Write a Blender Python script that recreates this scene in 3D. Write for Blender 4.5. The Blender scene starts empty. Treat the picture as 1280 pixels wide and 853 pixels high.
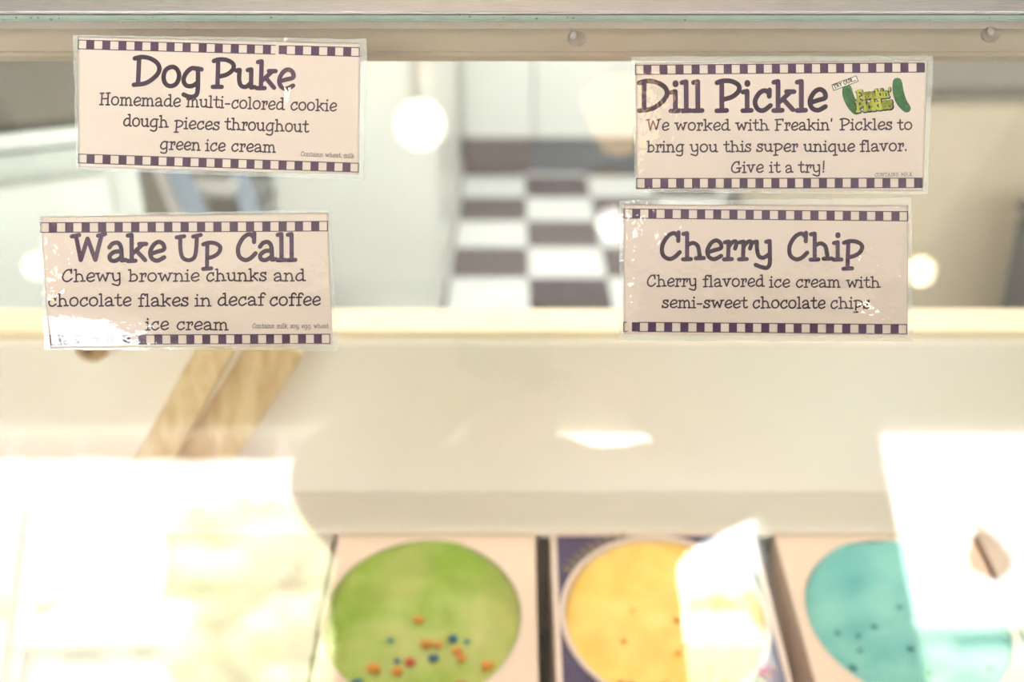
import bpy, bmesh, math, random
from mathutils import Vector, Matrix, noise
random.seed(7)
PI = math.pi
S = bpy.context.scene
COL = S.collection

# ------------------------------------------------------------------ camera, sky, sun, exposure
FPX = 1244.0                       # focal length in pixels of the 1280x853 frame
PITCH = math.radians(28.0)
CAM = Vector((0, 0, 1.6))
AX = Vector((0, math.cos(PITCH), -math.sin(PITCH)))      # view axis
UP = Vector((0, math.sin(PITCH), math.cos(PITCH)))
cd = bpy.data.cameras.new('camera'); cam = bpy.data.objects.new('camera', cd); COL.objects.link(cam)
cam.location = CAM; cam.rotation_euler = (PI/2 - PITCH, 0, 0)
cd.sensor_width = 36; cd.lens = FPX*36/1280; cd.clip_start = .01; cd.clip_end = 300
cd.dof.use_dof = True; cd.dof.focus_distance = .70; cd.dof.aperture_fstop = 2.9
S.camera = cam
S.view_settings.view_transform = 'Standard'; S.view_settings.look = 'None'
S.view_settings.exposure = 0.0; S.view_settings.gamma = 1; S.view_settings.use_curve_mapping = False

SKY = 16.0
w = bpy.data.worlds.new('sky'); S.world = w; w.use_nodes = True
wb = w.node_tree.nodes['Background']; wb.inputs[0].default_value = (.88, .95, 1, 1); wb.inputs[1].default_value = SKY
sun = bpy.data.lights.new('sun', 'SUN'); sun.energy = 26; sun.angle = .02; sun.color = (1, .95, .86)
so = bpy.data.objects.new('sun', sun); COL.objects.link(so); so.rotation_euler = (math.radians(-42), 0, math.radians(25))

def area(name, loc, rot, sx, sy, energy, color):
    l = bpy.data.lights.new(name, 'AREA'); l.shape = 'RECTANGLE'; l.size = sx; l.size_y = sy
    l.energy = energy; l.color = color
    o = bpy.data.objects.new(name, l); COL.objects.link(o); o.location = loc; o.rotation_euler = rot
    return o
area('kitchen_light', (.3, 3.4, 2.93), (0, 0, 0), 2.6, 1.6, 72, (.95, .985, 1))
area('counter_light', (.0, 1.75, 2.93), (0, 0, 0), 2.2, .35, 54, (1, .93, .84))
area('hall_fill', (0, -1.3, 2.93), (0, 0, 0), 3.0, 1.4, 9, (1, .90, .78))  # unseen fill added to brighten the hall besides its globes

# ------------------------------------------------------------------ pixel <-> place
GD = .70                            # axis distance of the sloping pane
GN = -AX                            # the pane's outward normal
def ray(px, py): return AX + Vector((1, 0, 0))*((px-640)/FPX) + UP*((426.5-py)/FPX)
def G(px, py, h=0.0):               # a point on the pane's outer face, lifted h towards the customer
    return CAM + ray(px, py)*GD + GN*h
CM = CAM + AX*(2*GD)                # mirror image of the camera behind the pane
def R(px, py, y):                   # the place whose mirror image shows at a pixel, on the plane Y = y behind the camera
    r = ray(px, py); r = r - 2*r.dot(AX)*AX
    t = (y-CM.y)/r.y
    return CM + r*t
def V(px, py, y):                   # the place seen through the pane on the plane Y = y
    r = ray(px, py); return CAM + r*(y/r.y)

# ------------------------------------------------------------------ materials
def mat(name, col, rough=.6, metal=0, n_amt=0, n_scale=20, bump=0, spec=.4, emis=None, es=0, stretch=None, col2=None):
    m = bpy.data.materials.new(name); m.use_nodes = True
    nt = m.node_tree; b = nt.nodes['Principled BSDF']
    b.inputs['Base Color'].default_value = (*col, 1); b.inputs['Roughness'].default_value = rough
    b.inputs['Metallic'].default_value = metal; b.inputs['Specular IOR Level'].default_value = spec
    if emis: b.inputs['Emission Color'].default_value = (*emis, 1); b.inputs['Emission Strength'].default_value = es
    if n_amt or bump or col2:
        tc = nt.nodes.new('ShaderNodeTexCoord'); mp = nt.nodes.new('ShaderNodeMapping')
        if stretch: mp.inputs['Scale'].default_value = stretch
        nz = nt.nodes.new('ShaderNodeTexNoise'); nz.inputs['Scale'].default_value = n_scale; nz.inputs['Detail'].default_value = 5
        nt.links.new(tc.outputs['Object'], mp.inputs['Vector']); nt.links.new(mp.outputs['Vector'], nz.inputs['Vector'])
        if n_amt or col2:
            mx = nt.nodes.new('ShaderNodeMix'); mx.data_type = 'RGBA'
            mx.inputs['A'].default_value = (*col, 1)
            c2 = col2 or tuple(c*(1-n_amt) for c in col)
            mx.inputs['B'].default_value = (*c2, 1)
            rp = nt.nodes.new('ShaderNodeValToRGB'); rp.color_ramp.elements[0].position = .38; rp.color_ramp.elements[1].position = .66
            nt.links.new(nz.outputs['Fac'], rp.inputs['Fac']); nt.links.new(rp.outputs['Color'], mx.inputs['Factor'])
            nt.links.new(mx.outputs['Result'], b.inputs['Base Color'])
        if bump:
            bp = nt.nodes.new('ShaderNodeBump'); bp.inputs['Strength'].default_value = bump; bp.inputs['Distance'].default_value = .004
            nt.links.new(nz.outputs['Fac'], bp.inputs['Height']); nt.links.new(bp.outputs['Normal'], b.inputs['Normal'])
    return m

def clear(name, refl, milky=0.0, tint=(1, 1, 1), bump=0, n_scale=60, rough=0.0, milk_col=(.9, .93, .93)):
    m = bpy.data.materials.new(name); m.use_nodes = True
    nt = m.node_tree; nt.nodes.clear()
    out = nt.nodes.new('ShaderNodeOutputMaterial')
    tr = nt.nodes.new('ShaderNodeBsdfTransparent'); tr.inputs[0].default_value = (*tint, 1)
    gl = nt.nodes.new('ShaderNodeBsdfGlossy'); gl.inputs['Roughness'].default_value = rough
    mx = nt.nodes.new('ShaderNodeMixShader')
    fr = nt.nodes.new('ShaderNodeLayerWeight'); fr.inputs[0].default_value = .12
    mp = nt.nodes.new('ShaderNodeMapRange'); mp.inputs['To Min'].default_value = refl; mp.inputs['To Max'].default_value = 1
    nt.links.new(fr.outputs['Fresnel'], mp.inputs['Value'])
    base = tr.outputs[0]
    if milky:
        df = nt.nodes.new('ShaderNodeBsdfDiffuse'); df.inputs[0].default_value = (*milk_col, 1)
        m2 = nt.nodes.new('ShaderNodeMixShader'); m2.inputs[0].default_value = milky
        nt.links.new(tr.outputs[0], m2.inputs[1]); nt.links.new(df.outputs[0], m2.inputs[2]); base = m2.outputs[0]
    nt.links.new(mp.outputs[0], mx.inputs[0]); nt.links.new(base, mx.inputs[1]); nt.links.new(gl.outputs[0], mx.inputs[2])
    if bump:
        tc = nt.nodes.new('ShaderNodeTexCoord')
        nz = nt.nodes.new('ShaderNodeTexNoise'); nz.inputs['Scale'].default_value = n_scale; nz.inputs['Detail'].default_value = 3
        bp = nt.nodes.new('ShaderNodeBump'); bp.inputs['Strength'].default_value = bump; bp.inputs['Distance'].default_value = .001
        nt.links.new(tc.outputs['Object'], nz.inputs['Vector'])
        nt.links.new(nz.outputs['Fac'], bp.inputs['Height']); nt.links.new(bp.outputs['Normal'], gl.inputs['Normal'])
    nt.links.new(mx.outputs[0], out.inputs[0])
    return m

def lin(r, g, b):
    f = lambda c: (c/255/12.92) if c/255 <= .04045 else ((c/255+.055)/1.055)**2.4
    return (f(r), f(g), f(b))

M = {
 'pane': clear('pane_glass', .048, milky=.008, tint=(.99, .995, .99)),
 'film': clear('laminate_film', .034, milky=.0, bump=.5, n_scale=55),
 'film_edge': clear('laminate_border', .06, milky=.16, bump=.4, n_scale=90),
 'paper': mat('label_paper', lin(231, 211, 200), .7, n_amt=.04, n_scale=14),
 'ink': mat('purple_ink', lin(70, 20, 74), .45, n_amt=.2, n_scale=900),
 'ink_dark': mat('dark_purple_ink', lin(52, 16, 54), .5),
 'ink_line': mat('border_line_ink', lin(60, 36, 66), .5),
 'steel': mat('brushed_steel', (.52, .49, .51), .3, 1, n_amt=.12, n_scale=60, bump=.10, stretch=(1, 30, 30)),
 'gasket': mat('grey_green_gasket', lin(150, 162, 152), .5, n_amt=.12, n_scale=60),
 'tan_rail': mat('tan_rail', lin(186, 164, 142), .6, n_amt=.12, n_scale=6, stretch=(1, 8, 8)),
 'cream': mat('cream_panel', lin(250, 238, 222), .45, n_amt=.05, n_scale=3),
 'white': mat('white_enamel', lin(240, 243, 238), .35, n_amt=.02, n_scale=3),
 'white_trim': mat('white_paint', lin(240, 236, 236), .5, n_amt=.04, n_scale=8),
 'pink_trim': mat('pale_pink_paint', lin(240, 222, 226), .5, n_amt=.05, n_scale=5),
 'ledge': mat('maple_ledge', lin(243, 226, 192), .4, n_amt=.10, n_scale=7, stretch=(1, 14, 4)),
 'pine': mat('pine_board', lin(228, 196, 144), .5, n_scale=5, col2=lin(202, 160, 104), stretch=(14, 14, 1)),
 'knot': mat('pine_knot', lin(110, 78, 50), .6, n_amt=.3, n_scale=60),
 'wood': mat('turned_wood', lin(190, 150, 105), .5, n_amt=.25, n_scale=40),
 'tile_w': mat('white_tile', lin(240, 242, 238), .3, n_amt=.04, n_scale=9),
 'tile_d': mat('dark_tile', lin(84, 66, 72), .32, n_amt=.25, n_scale=9),
 'grout': mat('grout', lin(190, 188, 182), .8, n_amt=.1, n_scale=40),
 'wall': mat('kitchen_wall_paint', lin(230, 232, 229), .7, n_amt=.03, n_scale=3),
 'tanwall': mat('hall_wall_paint', lin(196, 184, 172), .7, n_amt=.06, n_scale=3),
 'ceil': mat('ceiling_paint', lin(178, 168, 158), .8, n_amt=.05, n_scale=5),
 'kick_a': mat('plum_brown_kickboard', lin(96, 78, 84), .5, n_amt=.1, n_scale=9),
 'kick_b': mat('slate_kickboard', lin(86, 94, 106), .5, n_amt=.1, n_scale=9),
 'tan_cab': mat('tan_laminate', lin(216, 200, 174), .5, n_amt=.06, n_scale=4),
 'dark_top': mat('dark_worktop', lin(118, 106, 94), .4, n_amt=.3, n_scale=20),
 'bin': mat('grey_plastic', lin(84, 82, 84), .5, n_amt=.1, n_scale=20),
 'blue_grey': mat('blue_grey_enamel', lin(118, 132, 146), .4, n_amt=.08, n_scale=10),
 'alu': mat('aluminium', lin(220, 216, 210), .35, .6, n_amt=.1, n_scale=30),
 'rubber': mat('dark_rubber', lin(70, 78, 74), .7, n_amt=.1, n_scale=30),
 'carton': mat('cream_carton', lin(228, 200, 176), .65, n_amt=.05, n_scale=9),
 'carton_edge': mat('cream_carton_edge', lin(226, 202, 184), .65, n_amt=.05, n_scale=9),
 'plate': mat('pale_taupe_plate', lin(206, 192, 176), .6, n_amt=.05, n_scale=9),
 'lid': mat('dull_olive_lid', lin(92, 86, 76), .6, n_amt=.1, n_scale=5),
 'drab': mat('drab_laminate', lin(142, 135, 120), .5, n_amt=.1, n_scale=5),
 'carton_p': mat('purple_carton', lin(48, 18, 72), .55, n_amt=.12, n_scale=20),
 'carton_ink': mat('olive_yellow_print', lin(150, 134, 50), .6),
 'green_ice': mat('green_ice_cream', lin(138, 166, 42), .5, n_scale=11, col2=lin(182, 182, 98), bump=1.0),
 'green_liner': mat('smeared_green_liner', lin(186, 194, 104), .5, n_scale=14, col2=lin(206, 196, 130)),
 'yellow_ice': mat('yellow_ice_cream', lin(252, 214, 118), .5, n_scale=24, col2=lin(246, 196, 88), bump=1.0),
 'yellow_liner': mat('smeared_yellow_liner', lin(244, 208, 140), .5, n_amt=.1, n_scale=14),
 'teal_ice': mat('teal_ice_cream', lin(136, 200, 188), .5, n_scale=11, col2=lin(92, 172, 168), bump=1.0),
 'teal_liner': mat('smeared_teal_liner', lin(120, 186, 172), .5, n_amt=.1, n_scale=14),
 'd_orange': mat('orange_dough', lin(222, 140, 16), .5, n_amt=.2, n_scale=90),
 'd_blue': mat('blue_dough', lin(40, 96, 120), .5, n_amt=.2, n_scale=90),
 'd_red': mat('red_dough', lin(190, 70, 40), .5, n_amt=.2, n_scale=90),
 'd_teal': mat('teal_chip', lin(40, 130, 130), .5, n_amt=.2, n_scale=90),
 'd_gold': mat('gold_chip', lin(214, 150, 40), .5, n_amt=.2, n_scale=90),
 'globe': mat('lit_globe', (1, .9, .7), .3, emis=(1, .83, .55), es=26),
 'globe_dim': mat('lit_white_globe', (1, 1, 1), .3, emis=(1, .98, .92), es=12),
 'amber': mat('amber_glass', lin(236, 180, 120), .3, emis=(1, .62, .32), es=4.5),
 'brass': mat('brass', lin(200, 160, 90), .3, 1),
 'skin': mat('skin', lin(214, 168, 142), .5, n_amt=.08, n_scale=30),
 'hair': mat('brown_hair', lin(74, 52, 38), .6, n_amt=.4, n_scale=60, stretch=(1, 1, .2)),
 'shirt': mat('oatmeal_cotton', lin(176, 160, 146), .85, n_amt=.1, n_scale=60, bump=.3),
 'jeans': mat('blue_denim', lin(66, 84, 112), .9, n_amt=.2, n_scale=90),
 'black': mat('black_plastic', lin(28, 28, 30), .45, n_amt=.1, n_scale=60),
 'lens': mat('lens_glass', (.02, .02, .03), .05),
 'eye': mat('eye_white', (.85, .85, .85), .2),
 'mouth': mat('lips', lin(180, 110, 100), .5),
 'sole': mat('shoe_leather', lin(60, 44, 36), .6, n_amt=.2, n_scale=50),
 'grass': mat('lawn', lin(126, 176, 104), .9, n_scale=3, col2=lin(150, 184, 120)),
 'hedge': mat('hedge_leaf', lin(170, 200, 168), .8, n_scale=6, col2=lin(190, 210, 176), bump=.6),
 'tree': mat('sunlit_leaf', lin(212, 202, 168), .8, n_scale=4, col2=lin(190, 188, 146), bump=.6),
 'tree_far': mat('far_leaf', lin(190, 198, 168), .8, n_amt=.2, n_scale=3),
 'bark': mat('bark', lin(130, 108, 84), .9, n_amt=.3, n_scale=20),
 'house': mat('white_siding', lin(240, 240, 238), .7, n_amt=.03, n_scale=4),
 'roof': mat('pale_roof', lin(236, 235, 230), .8, n_amt=.1, n_scale=8),
 'roof_tan': mat('tan_fascia', lin(226, 204, 180), .8, n_amt=.1, n_scale=8),
 'hglass': mat('house_glass', lin(110, 122, 132), .15, n_amt=.1, n_scale=4),
 'concrete': mat('pavement', lin(176, 172, 164), .85, n_amt=.1, n_scale=4),
 'leaf': mat('brown_leaf', lin(190, 150, 118), .7, n_amt=.3, n_scale=40),
 'leaf_vein': mat('leaf_vein', lin(120, 84, 58), .7),
 'carpaint': mat('silver_blue_paint', lin(176, 190, 206), .3, .3, n_amt=.04, n_scale=4),
 'tyre': mat('tyre', lin(40, 40, 42), .8),
 'magenta': mat('magenta_petal', lin(226, 60, 140), .6, n_amt=.2, n_scale=30),
 'p_green': mat('green_print', lin(58, 146, 96), .6, n_scale=400, col2=lin(96, 168, 70)),
 'p_yel': mat('yellow_green_print', lin(198, 200, 58), .6),
 'p_dark': mat('dark_print', lin(34, 46, 52), .6),
 'p_white': mat('white_print', lin(238, 226, 218), .6),
 'bead': clear('clear_bumper', .10, milky=.25, milk_col=(.5, .48, .45)),
 'bead_d': mat('grey_adhesive', lin(150, 132, 120), .5, n_amt=.3, n_scale=200),
 'speck': mat('speck', lin(110, 112, 98), .6, n_amt=.4, n_scale=200),
}

def cloth(nm='pale_pink_cloth', c1=(236, 216, 222), c2=(240, 214, 224), k=.13):
    m = bpy.data.materials.new(nm); m.use_nodes = True; nt = m.node_tree; nt.nodes.clear()
    out = nt.nodes.new('ShaderNodeOutputMaterial'); d = nt.nodes.new('ShaderNodeBsdfDiffuse'); t = nt.nodes.new('ShaderNodeBsdfTranslucent'); mx = nt.nodes.new('ShaderNodeMixShader')
    d.inputs[0].default_value = (*lin(*c1), 1); t.inputs[0].default_value = (*lin(*c2), 1); mx.inputs[0].default_value = k
    nt.links.new(d.outputs[0], mx.inputs[1]); nt.links.new(t.outputs[0], mx.inputs[2]); nt.links.new(mx.outputs[0], out.inputs[0]); return m
M['cloth'] = cloth()
M['leaf'] = cloth('dry_leaf', (206, 164, 130), (214, 150, 104), .5)

# ------------------------------------------------------------------ mesh helpers
def link(name, me, m, parent=None):
    o = bpy.data.objects.new(name, me); COL.objects.link(o)
    if m is not None and not me.materials:
        me.materials.append(m)
    if parent is not None: o.parent = parent
    return o
def pydata(name, vs, fs, m, parent=None, smooth=False):
    me = bpy.data.meshes.new(name); me.from_pydata([tuple(v) for v in vs], [], fs); me.update()
    if smooth:
        for p in me.polygons: p.use_smooth = True
    return link(name, me, m, parent)
def frombm(name, bm, m, parent=None, smooth=False, bev=0, seg=2):
    if bev: bmesh.ops.bevel(bm, geom=bm.edges[:], offset=bev, segments=seg, affect='EDGES', clamp_overlap=True)
    bmesh.ops.recalc_face_normals(bm, faces=bm.faces)
    me = bpy.data.meshes.new(name); bm.to_mesh(me); bm.free()
    if smooth or bev:
        for p in me.polygons: p.use_smooth = smooth
    return link(name, me, m, parent)
def box_into(bm, x0, x1, y0, y1, z0, z1, mtx=None):
    vs = [bm.verts.new((mtx @ Vector(c)) if mtx else c) for c in
          [(x0,y0,z0),(x1,y0,z0),(x1,y1,z0),(x0,y1,z0),(x0,y0,z1),(x1,y0,z1),(x1,y1,z1),(x0,y1,z1)]]
    for f in ((0,3,2,1),(4,5,6,7),(0,1,5,4),(1,2,6,5),(2,3,7,6),(3,0,4,7)): bm.faces.new([vs[i] for i in f])
def box(name, x0, x1, y0, y1, z0, z1, m, parent=None, bev=0, mtx=None, seg=2):
    bm = bmesh.new(); box_into(bm, x0, x1, y0, y1, z0, z1, mtx); return frombm(name, bm, m, parent, bev=bev, seg=seg)
def tube_into(bm, p, q, r0, r1=None, n=16, caps=True):
    r1 = r0 if r1 is None else r1
    p = Vector(p); q = Vector(q); d = (q-p).normalized()
    a = d.orthogonal().normalized(); b = d.cross(a)
    A = [bm.verts.new(p + (a*math.cos(t)+b*math.sin(t))*r0) for t in (2*PI*i/n for i in range(n))]
    B = [bm.verts.new(q + (a*math.cos(t)+b*math.sin(t))*r1) for t in (2*PI*i/n for i in range(n))]
    for i in range(n): bm.faces.new((A[i], A[(i+1)%n], B[(i+1)%n], B[i]))
    if caps: bm.faces.new(A[::-1]); bm.faces.new(B)
def tube(name, p, q, r0, m, parent=None, r1=None, n=16):
    bm = bmesh.new(); tube_into(bm, p, q, r0, r1, n); return frombm(name, bm, m, parent, smooth=False)
def lathe(name, prof, m, parent=None, n=32, loc=(0,0,0), mtx=None):
    bm = bmesh.new(); rings = []
    for r, z in prof:
        rings.append([bm.verts.new((r*math.cos(2*PI*i/n)+loc[0], r*math.sin(2*PI*i/n)+loc[1], z+loc[2])) for i in range(n)])
    for a, b in zip(rings, rings[1:]):
        for i in range(n): bm.faces.new((a[i], a[(i+1)%n], b[(i+1)%n], b[i]))
    bmesh.ops.remove_doubles(bm, verts=bm.verts, dist=1e-6)
    if mtx: bmesh.ops.transform(bm, matrix=mtx, verts=bm.verts)
    return frombm(name, bm, m, parent, smooth=True)
def blob(name, c, r, m, parent=None, sub=3, amp=.15, freq=3, sc=(1,1,1)):
    bm = bmesh.new(); bmesh.ops.create_icosphere(bm, subdivisions=sub, radius=1)
    off = Vector((random.random()*50, random.random()*50, 0))
    for v in bm.verts:
        k = 1 + amp*noise.noise(v.co*freq + off)
        v.co = Vector((v.co.x*sc[0]*r*k, v.co.y*sc[1]*r*k, v.co.z*sc[2]*r*k)) + Vector(c)
    return frombm(name, bm, m, parent, smooth=True)
def tag(o, label, cat, group=None):
    o['label'] = label; o['category'] = cat
    if group: o['group'] = group
    return o
def thing(name, label, cat, loc=(0,0,0), group=None):
    o = bpy.data.objects.new(name, None); COL.objects.link(o); o.location = loc; o.empty_display_size = .1
    return tag(o, label, cat, group)
def settle(root, *kids):            # children were built in world coordinates
    bpy.context.view_layer.update()
def P(o, root):                     # keep a world-space mesh in place under a root that stands elsewhere
    o.parent = root; o.matrix_parent_inverse = Matrix.Translation(root.location).inverted(); return o
def struct(o): o['kind'] = 'structure'; return o

# ================================================================== THE ROOM
XL, XR, YB, YF, H = -2.7, 3.0, 5.45, -2.56, 3.0
# floor: a slab and its square tiles
T = .305; X0 = .065; Y0 = 3.532     # a tile corner seen in the photograph
floor = struct(box('floor', XL, XR, YF-.2, YB, -.06, -.004, M['grout']))
tm = {}
for nm, m in (('w', M['tile_w']), ('d', M['tile_d'])):
    bm = bmesh.new(); box_into(bm, .002, T-.002, .002, T-.002, -.005, .002)
    bmesh.ops.recalc_face_normals(bm, faces=bm.faces)
    me = bpy.data.meshes.new('tile'); bm.to_mesh(me); bm.free(); me.materials.append(m); tm[nm] = me
rest = {'w': bmesh.new(), 'd': bmesh.new()}
for i in range(-9, 10):
    for j in range(-20, 7):
        x, y = X0 + i*T, Y0 + j*T
        if x < XL or x+T > XR or y < YF or y+T > YB: continue
        k = 'd' if (i+j) % 2 == 1 else 'w'     # tile at i=0, j=-1 is dark
        if -4 <= i <= 6 and -3 <= j <= 5:
            t = bpy.data.objects.new('tile', tm[k]); COL.objects.link(t); t.location = (x, y, 0); t.parent = floor
        else:
            box_into(rest[k], x+.002, x+T-.002, y+.002, y+T-.002, -.005, .002)
for k, nm in (('w', 'white_tiling'), ('d', 'dark_tiling')):
    o = frombm(nm, rest[k], M['tile_'+k], floor); o['kind'] = 'stuff'
struct(box('ceiling', XL, XR, YF-.2, YB, H, H+.08, M['ceil']))
struct(box('wall_left', XL-.1, XL, YF-.2, YB, -.06, H, M['wall']))
struct(box('wall_right', XR, XR+.1, YF-.2, YB, -.06, H, M['wall']))
struct(box('wall_back', XL, XR, YB, YB+.1, -.06, H, M['wall']))
struct(box('baseboard_back', XL, XR, YB-.015, YB, 0, .1, M['white_trim'], bev=.003))
# street wall with two tall openings and a pillar between
SILL = 1.46  # out of view, set high to cut the skylight reaching the labels
PX0, PX1 = 1.00, 1.52
bm = bmesh.new()
box_into(bm, XL, XR, YF-.2, YF, -.06, SILL)
box_into(bm, PX0, PX1, YF-.2, YF, SILL, 2.60)
box_into(bm, XL, -2.45, YF-.2, YF, SILL, 2.60)
box_into(bm, 2.75, XR, YF-.2, YF, SILL, 2.60)
box_into(bm, XL, XR, YF-.2, YF, 2.60, H)
struct(frombm('wall_front', bm, M['tanwall']))
win = struct(box('window_1', -2.45, PX0, YF-.13, YF-.04, 2.575, 2.60, M['white_trim'], bev=.004))
box('sill', -2.45, PX0, YF-.16, YF+.05, SILL, SILL+.03, M['white_trim'], win, bev=.004)
box('jamb', -2.45, -2.41, YF-.13, YF-.04, SILL+.03, 2.575, M['white_trim'], win, bev=.003)
box('jamb', PX0-.012, PX0, YF-.13, YF-.04, SILL+.03, 2.575, M['white_trim'], win, bev=.003)
win2 = struct(box('window_2', PX1, 2.75, YF-.13, YF-.04, 2.575, 2.60, M['white_trim'], bev=.004))
box('sill', PX1, 2.75, YF-.16, YF+.05, SILL, SILL+.03, M['white_trim'], win2, bev=.004)
box('jamb', PX1, PX1+.012, YF-.13, YF-.04, SILL+.03, 2.575, M['white_trim'], win2, bev=.003)
box('jamb', 2.72, 2.75, YF-.13, YF-.04, SILL+.03, 2.575, M['white_trim'], win2, bev=.003)

# ================================================================== THE DISPLAY CASE
case = thing('display_case', 'sloping glass-fronted ice cream dipping case with cream inside and steel top frame', 'display case', (0, .7, 0))
HW = .80
def slab(name, px0, px1, py0, py1, h0, h1, m, bev=0):     # a slab lying along the pane's plane
    bm = bmesh.new()
    c = [G(px0, py1), G(px1, py1), G(px1, py0), G(px0, py0)]
    lo = [bm.verts.new(p + GN*h0) for p in c]; hi = [bm.verts.new(p + GN*h1) for p in c]
    bm.faces.new(lo[::-1]); bm.faces.new(hi)
    for i in range(4): bm.faces.new((lo[i], lo[(i+1)%4], hi[(i+1)%4], hi[i]))
    return P(frombm(name, bm, m, bev=bev), case)
WP = HW*FPX/GD
slab('glass_pane', 640-WP, 640+WP, 12, 1225, -.006, 0, M['pane'])
slab('top_frame', 640-WP-20, 640+WP+20, -110, 20, -.03, .006, M['steel'], bev=.0015)
slab('gasket', 640-WP, 640+WP, 19, 27.5, .0003, .0028, M['gasket'], bev=.0008)
# rail behind the pane
for nm, py0, py1, d in (('inner_rail', -60, 69, .075),):
    bm = bmesh.new()
    p0 = CAM + ray(640, py1)*(GD+d); p1 = CAM + ray(640, py0)*(GD+d)
    for s in (-1, 1): pass
    vs = []
    for x in (-HW+.01, HW-.01):
        for p in (p0, p1, p1 - GN*.02, p0 - GN*.02): vs.append(bm.verts.new((x, p.y, p.z)))
    bm.faces.new(vs[:4]); bm.faces.new(vs[4:][::-1])
    for i in range(4): bm.faces.new((vs[i], vs[4+i], vs[4+(i+1)%4], vs[(i+1)%4]))
    P(frombm(nm, bm, M['tan_rail'], bev=.003), case)
def cbox(name, *a, m, bev=.003): return P(box(name, *a, M[m], bev=bev), case)
gb = G(640, 1225)
cbox('front_panel', -HW, HW, gb.y-.035, gb.y-.005, .08, gb.z+.012, m='steel')
cbox('base', -HW+.03, HW-.03, gb.y+.04, 1.12, 0, .08, m='bin')
cbox('back_panel', -HW, HW, 1.112, 1.130, .08, 1.008, m='cream')
cbox('rear_panel', -HW, HW, 1.155, 1.17, .08, 1.008, m='white')
# ledge on top of the rear
cbox('ledge', -HW-.02, HW+.02, 1.120, 1.190, 1.008, 1.018, m='ledge', bev=.003)
# end cheeks (profile in Y-Z), extruded in X
top = G(640, -110)
for x0, x1 in ((-HW-.03, -HW), (HW, HW+.03)):
    prof = [(gb.y-.03, .0), (gb.y-.03, gb.z), (top.y-.01, top.z+.0), (top.y+.13, top.z), (1.17, 1.005), (1.17, .0)]
    bm = bmesh.new()
    A = [bm.verts.new((x0, y, z)) for y, z in prof]; B = [bm.verts.new((x1, y, z)) for y, z in prof]
    bm.faces.new(A); bm.faces.new(B[::-1])
    for i in range(len(prof)): bm.faces.new((A[i], B[i], B[(i+1)%len(prof)], A[(i+1)%len(prof)]))
    P(frombm('end_panel', bm, M['white']), case)
# tilted deck that carries the tubs
TIL = math.radians(9)
TO = Vector((0, .904, .744))
TMX = Matrix.Translation(TO) @ Matrix.Rotation(TIL, 4, 'X')
BH = .25
P(box('tub_deck', -HW+.003, HW-.003, -.34, .165, -BH-.02, -BH-.0005, M['bin'], mtx=TMX), case)  # dark colour paints in the shade between the cartons
P(box('filler_plate', .612, HW-.003, -.15, .1335, -.012, -.004, M['plate'], mtx=TMX, bev=.001), case)
P(box('rear_lip', -HW+.003, HW-.003, .1345, .2085, -.012, -.003, M['cream'], mtx=TMX, bev=.001), case)
P(box('filler_plate', -HW+.003, -.235, -.15, .1335, -.012, -.004, M['plate'], mtx=TMX, bev=.001), case)  # added pale filler, hides the dim junction of deck and back panel
# two clear bumpers between pane and frame
for px, py in ((718, 45), (1240, 40)):
    bm = bmesh.new(); bmesh.ops.create_uvsphere(bm, u_segments=20, v_segments=12, radius=1)
    c = G(px+4, py, -.0068); q = AX.to_track_quat('Z', 'Y').to_matrix().to_4x4()
    bmesh.ops.transform(bm, matrix=Matrix.Translation(c) @ q @ Matrix.Diagonal((.0072, .0056, .0014, 1)), verts=bm.verts)
    for v in bm.verts: pass
    b1 = P(frombm('bumper', bm, M['bead_d'], smooth=True), case)
    bm = bmesh.new(); bmesh.ops.create_uvsphere(bm, u_segments=16, v_segments=10, radius=1)
    bmesh.ops.transform(bm, matrix=Matrix.Translation(G(px-2, py-1, .0006)) @ q @ Matrix.Diagonal((.0026, .0032, .0010, 1)), verts=bm.verts)
    frombm('adhesive_drop', bm, M['bead'], b1, smooth=True)
    b1.children[0].matrix_parent_inverse = b1.matrix_world.inverted() if False else Matrix.Identity(4)
# the drop is built in world space: hang it under the bumper without moving it
bpy.context.view_layer.update()
for o in list(bpy.data.objects):
    if o.name.startswith('adhesive_drop'): o.matrix_parent_inverse = o.parent.matrix_world.inverted()
# dirt on the pane and gasket: one object, too many to count
bm = bmesh.new()
for _ in range(70):
    px, py = (random.uniform(0, 1280), random.gauss(24, 2)) if random.random() < .35 else (random.uniform(0, 1280), random.uniform(30, 560))
    h = .0031 if py < 27.6 else .0002
    c = G(px, py, h); r = random.uniform(.00012, .0004) if h < .001 else random.uniform(.0003, .0008)
    n = 7; vs = [bm.verts.new(c + Vector((1,0,0))*r*math.cos(2*PI*i/n)*random.uniform(.6,1.6) + UP*r*math.sin(2*PI*i/n)) for i in range(n)]
    bm.faces.new(vs)
o = P(frombm('dust', bm, M['speck']), case); o['kind'] = 'stuff'

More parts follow.
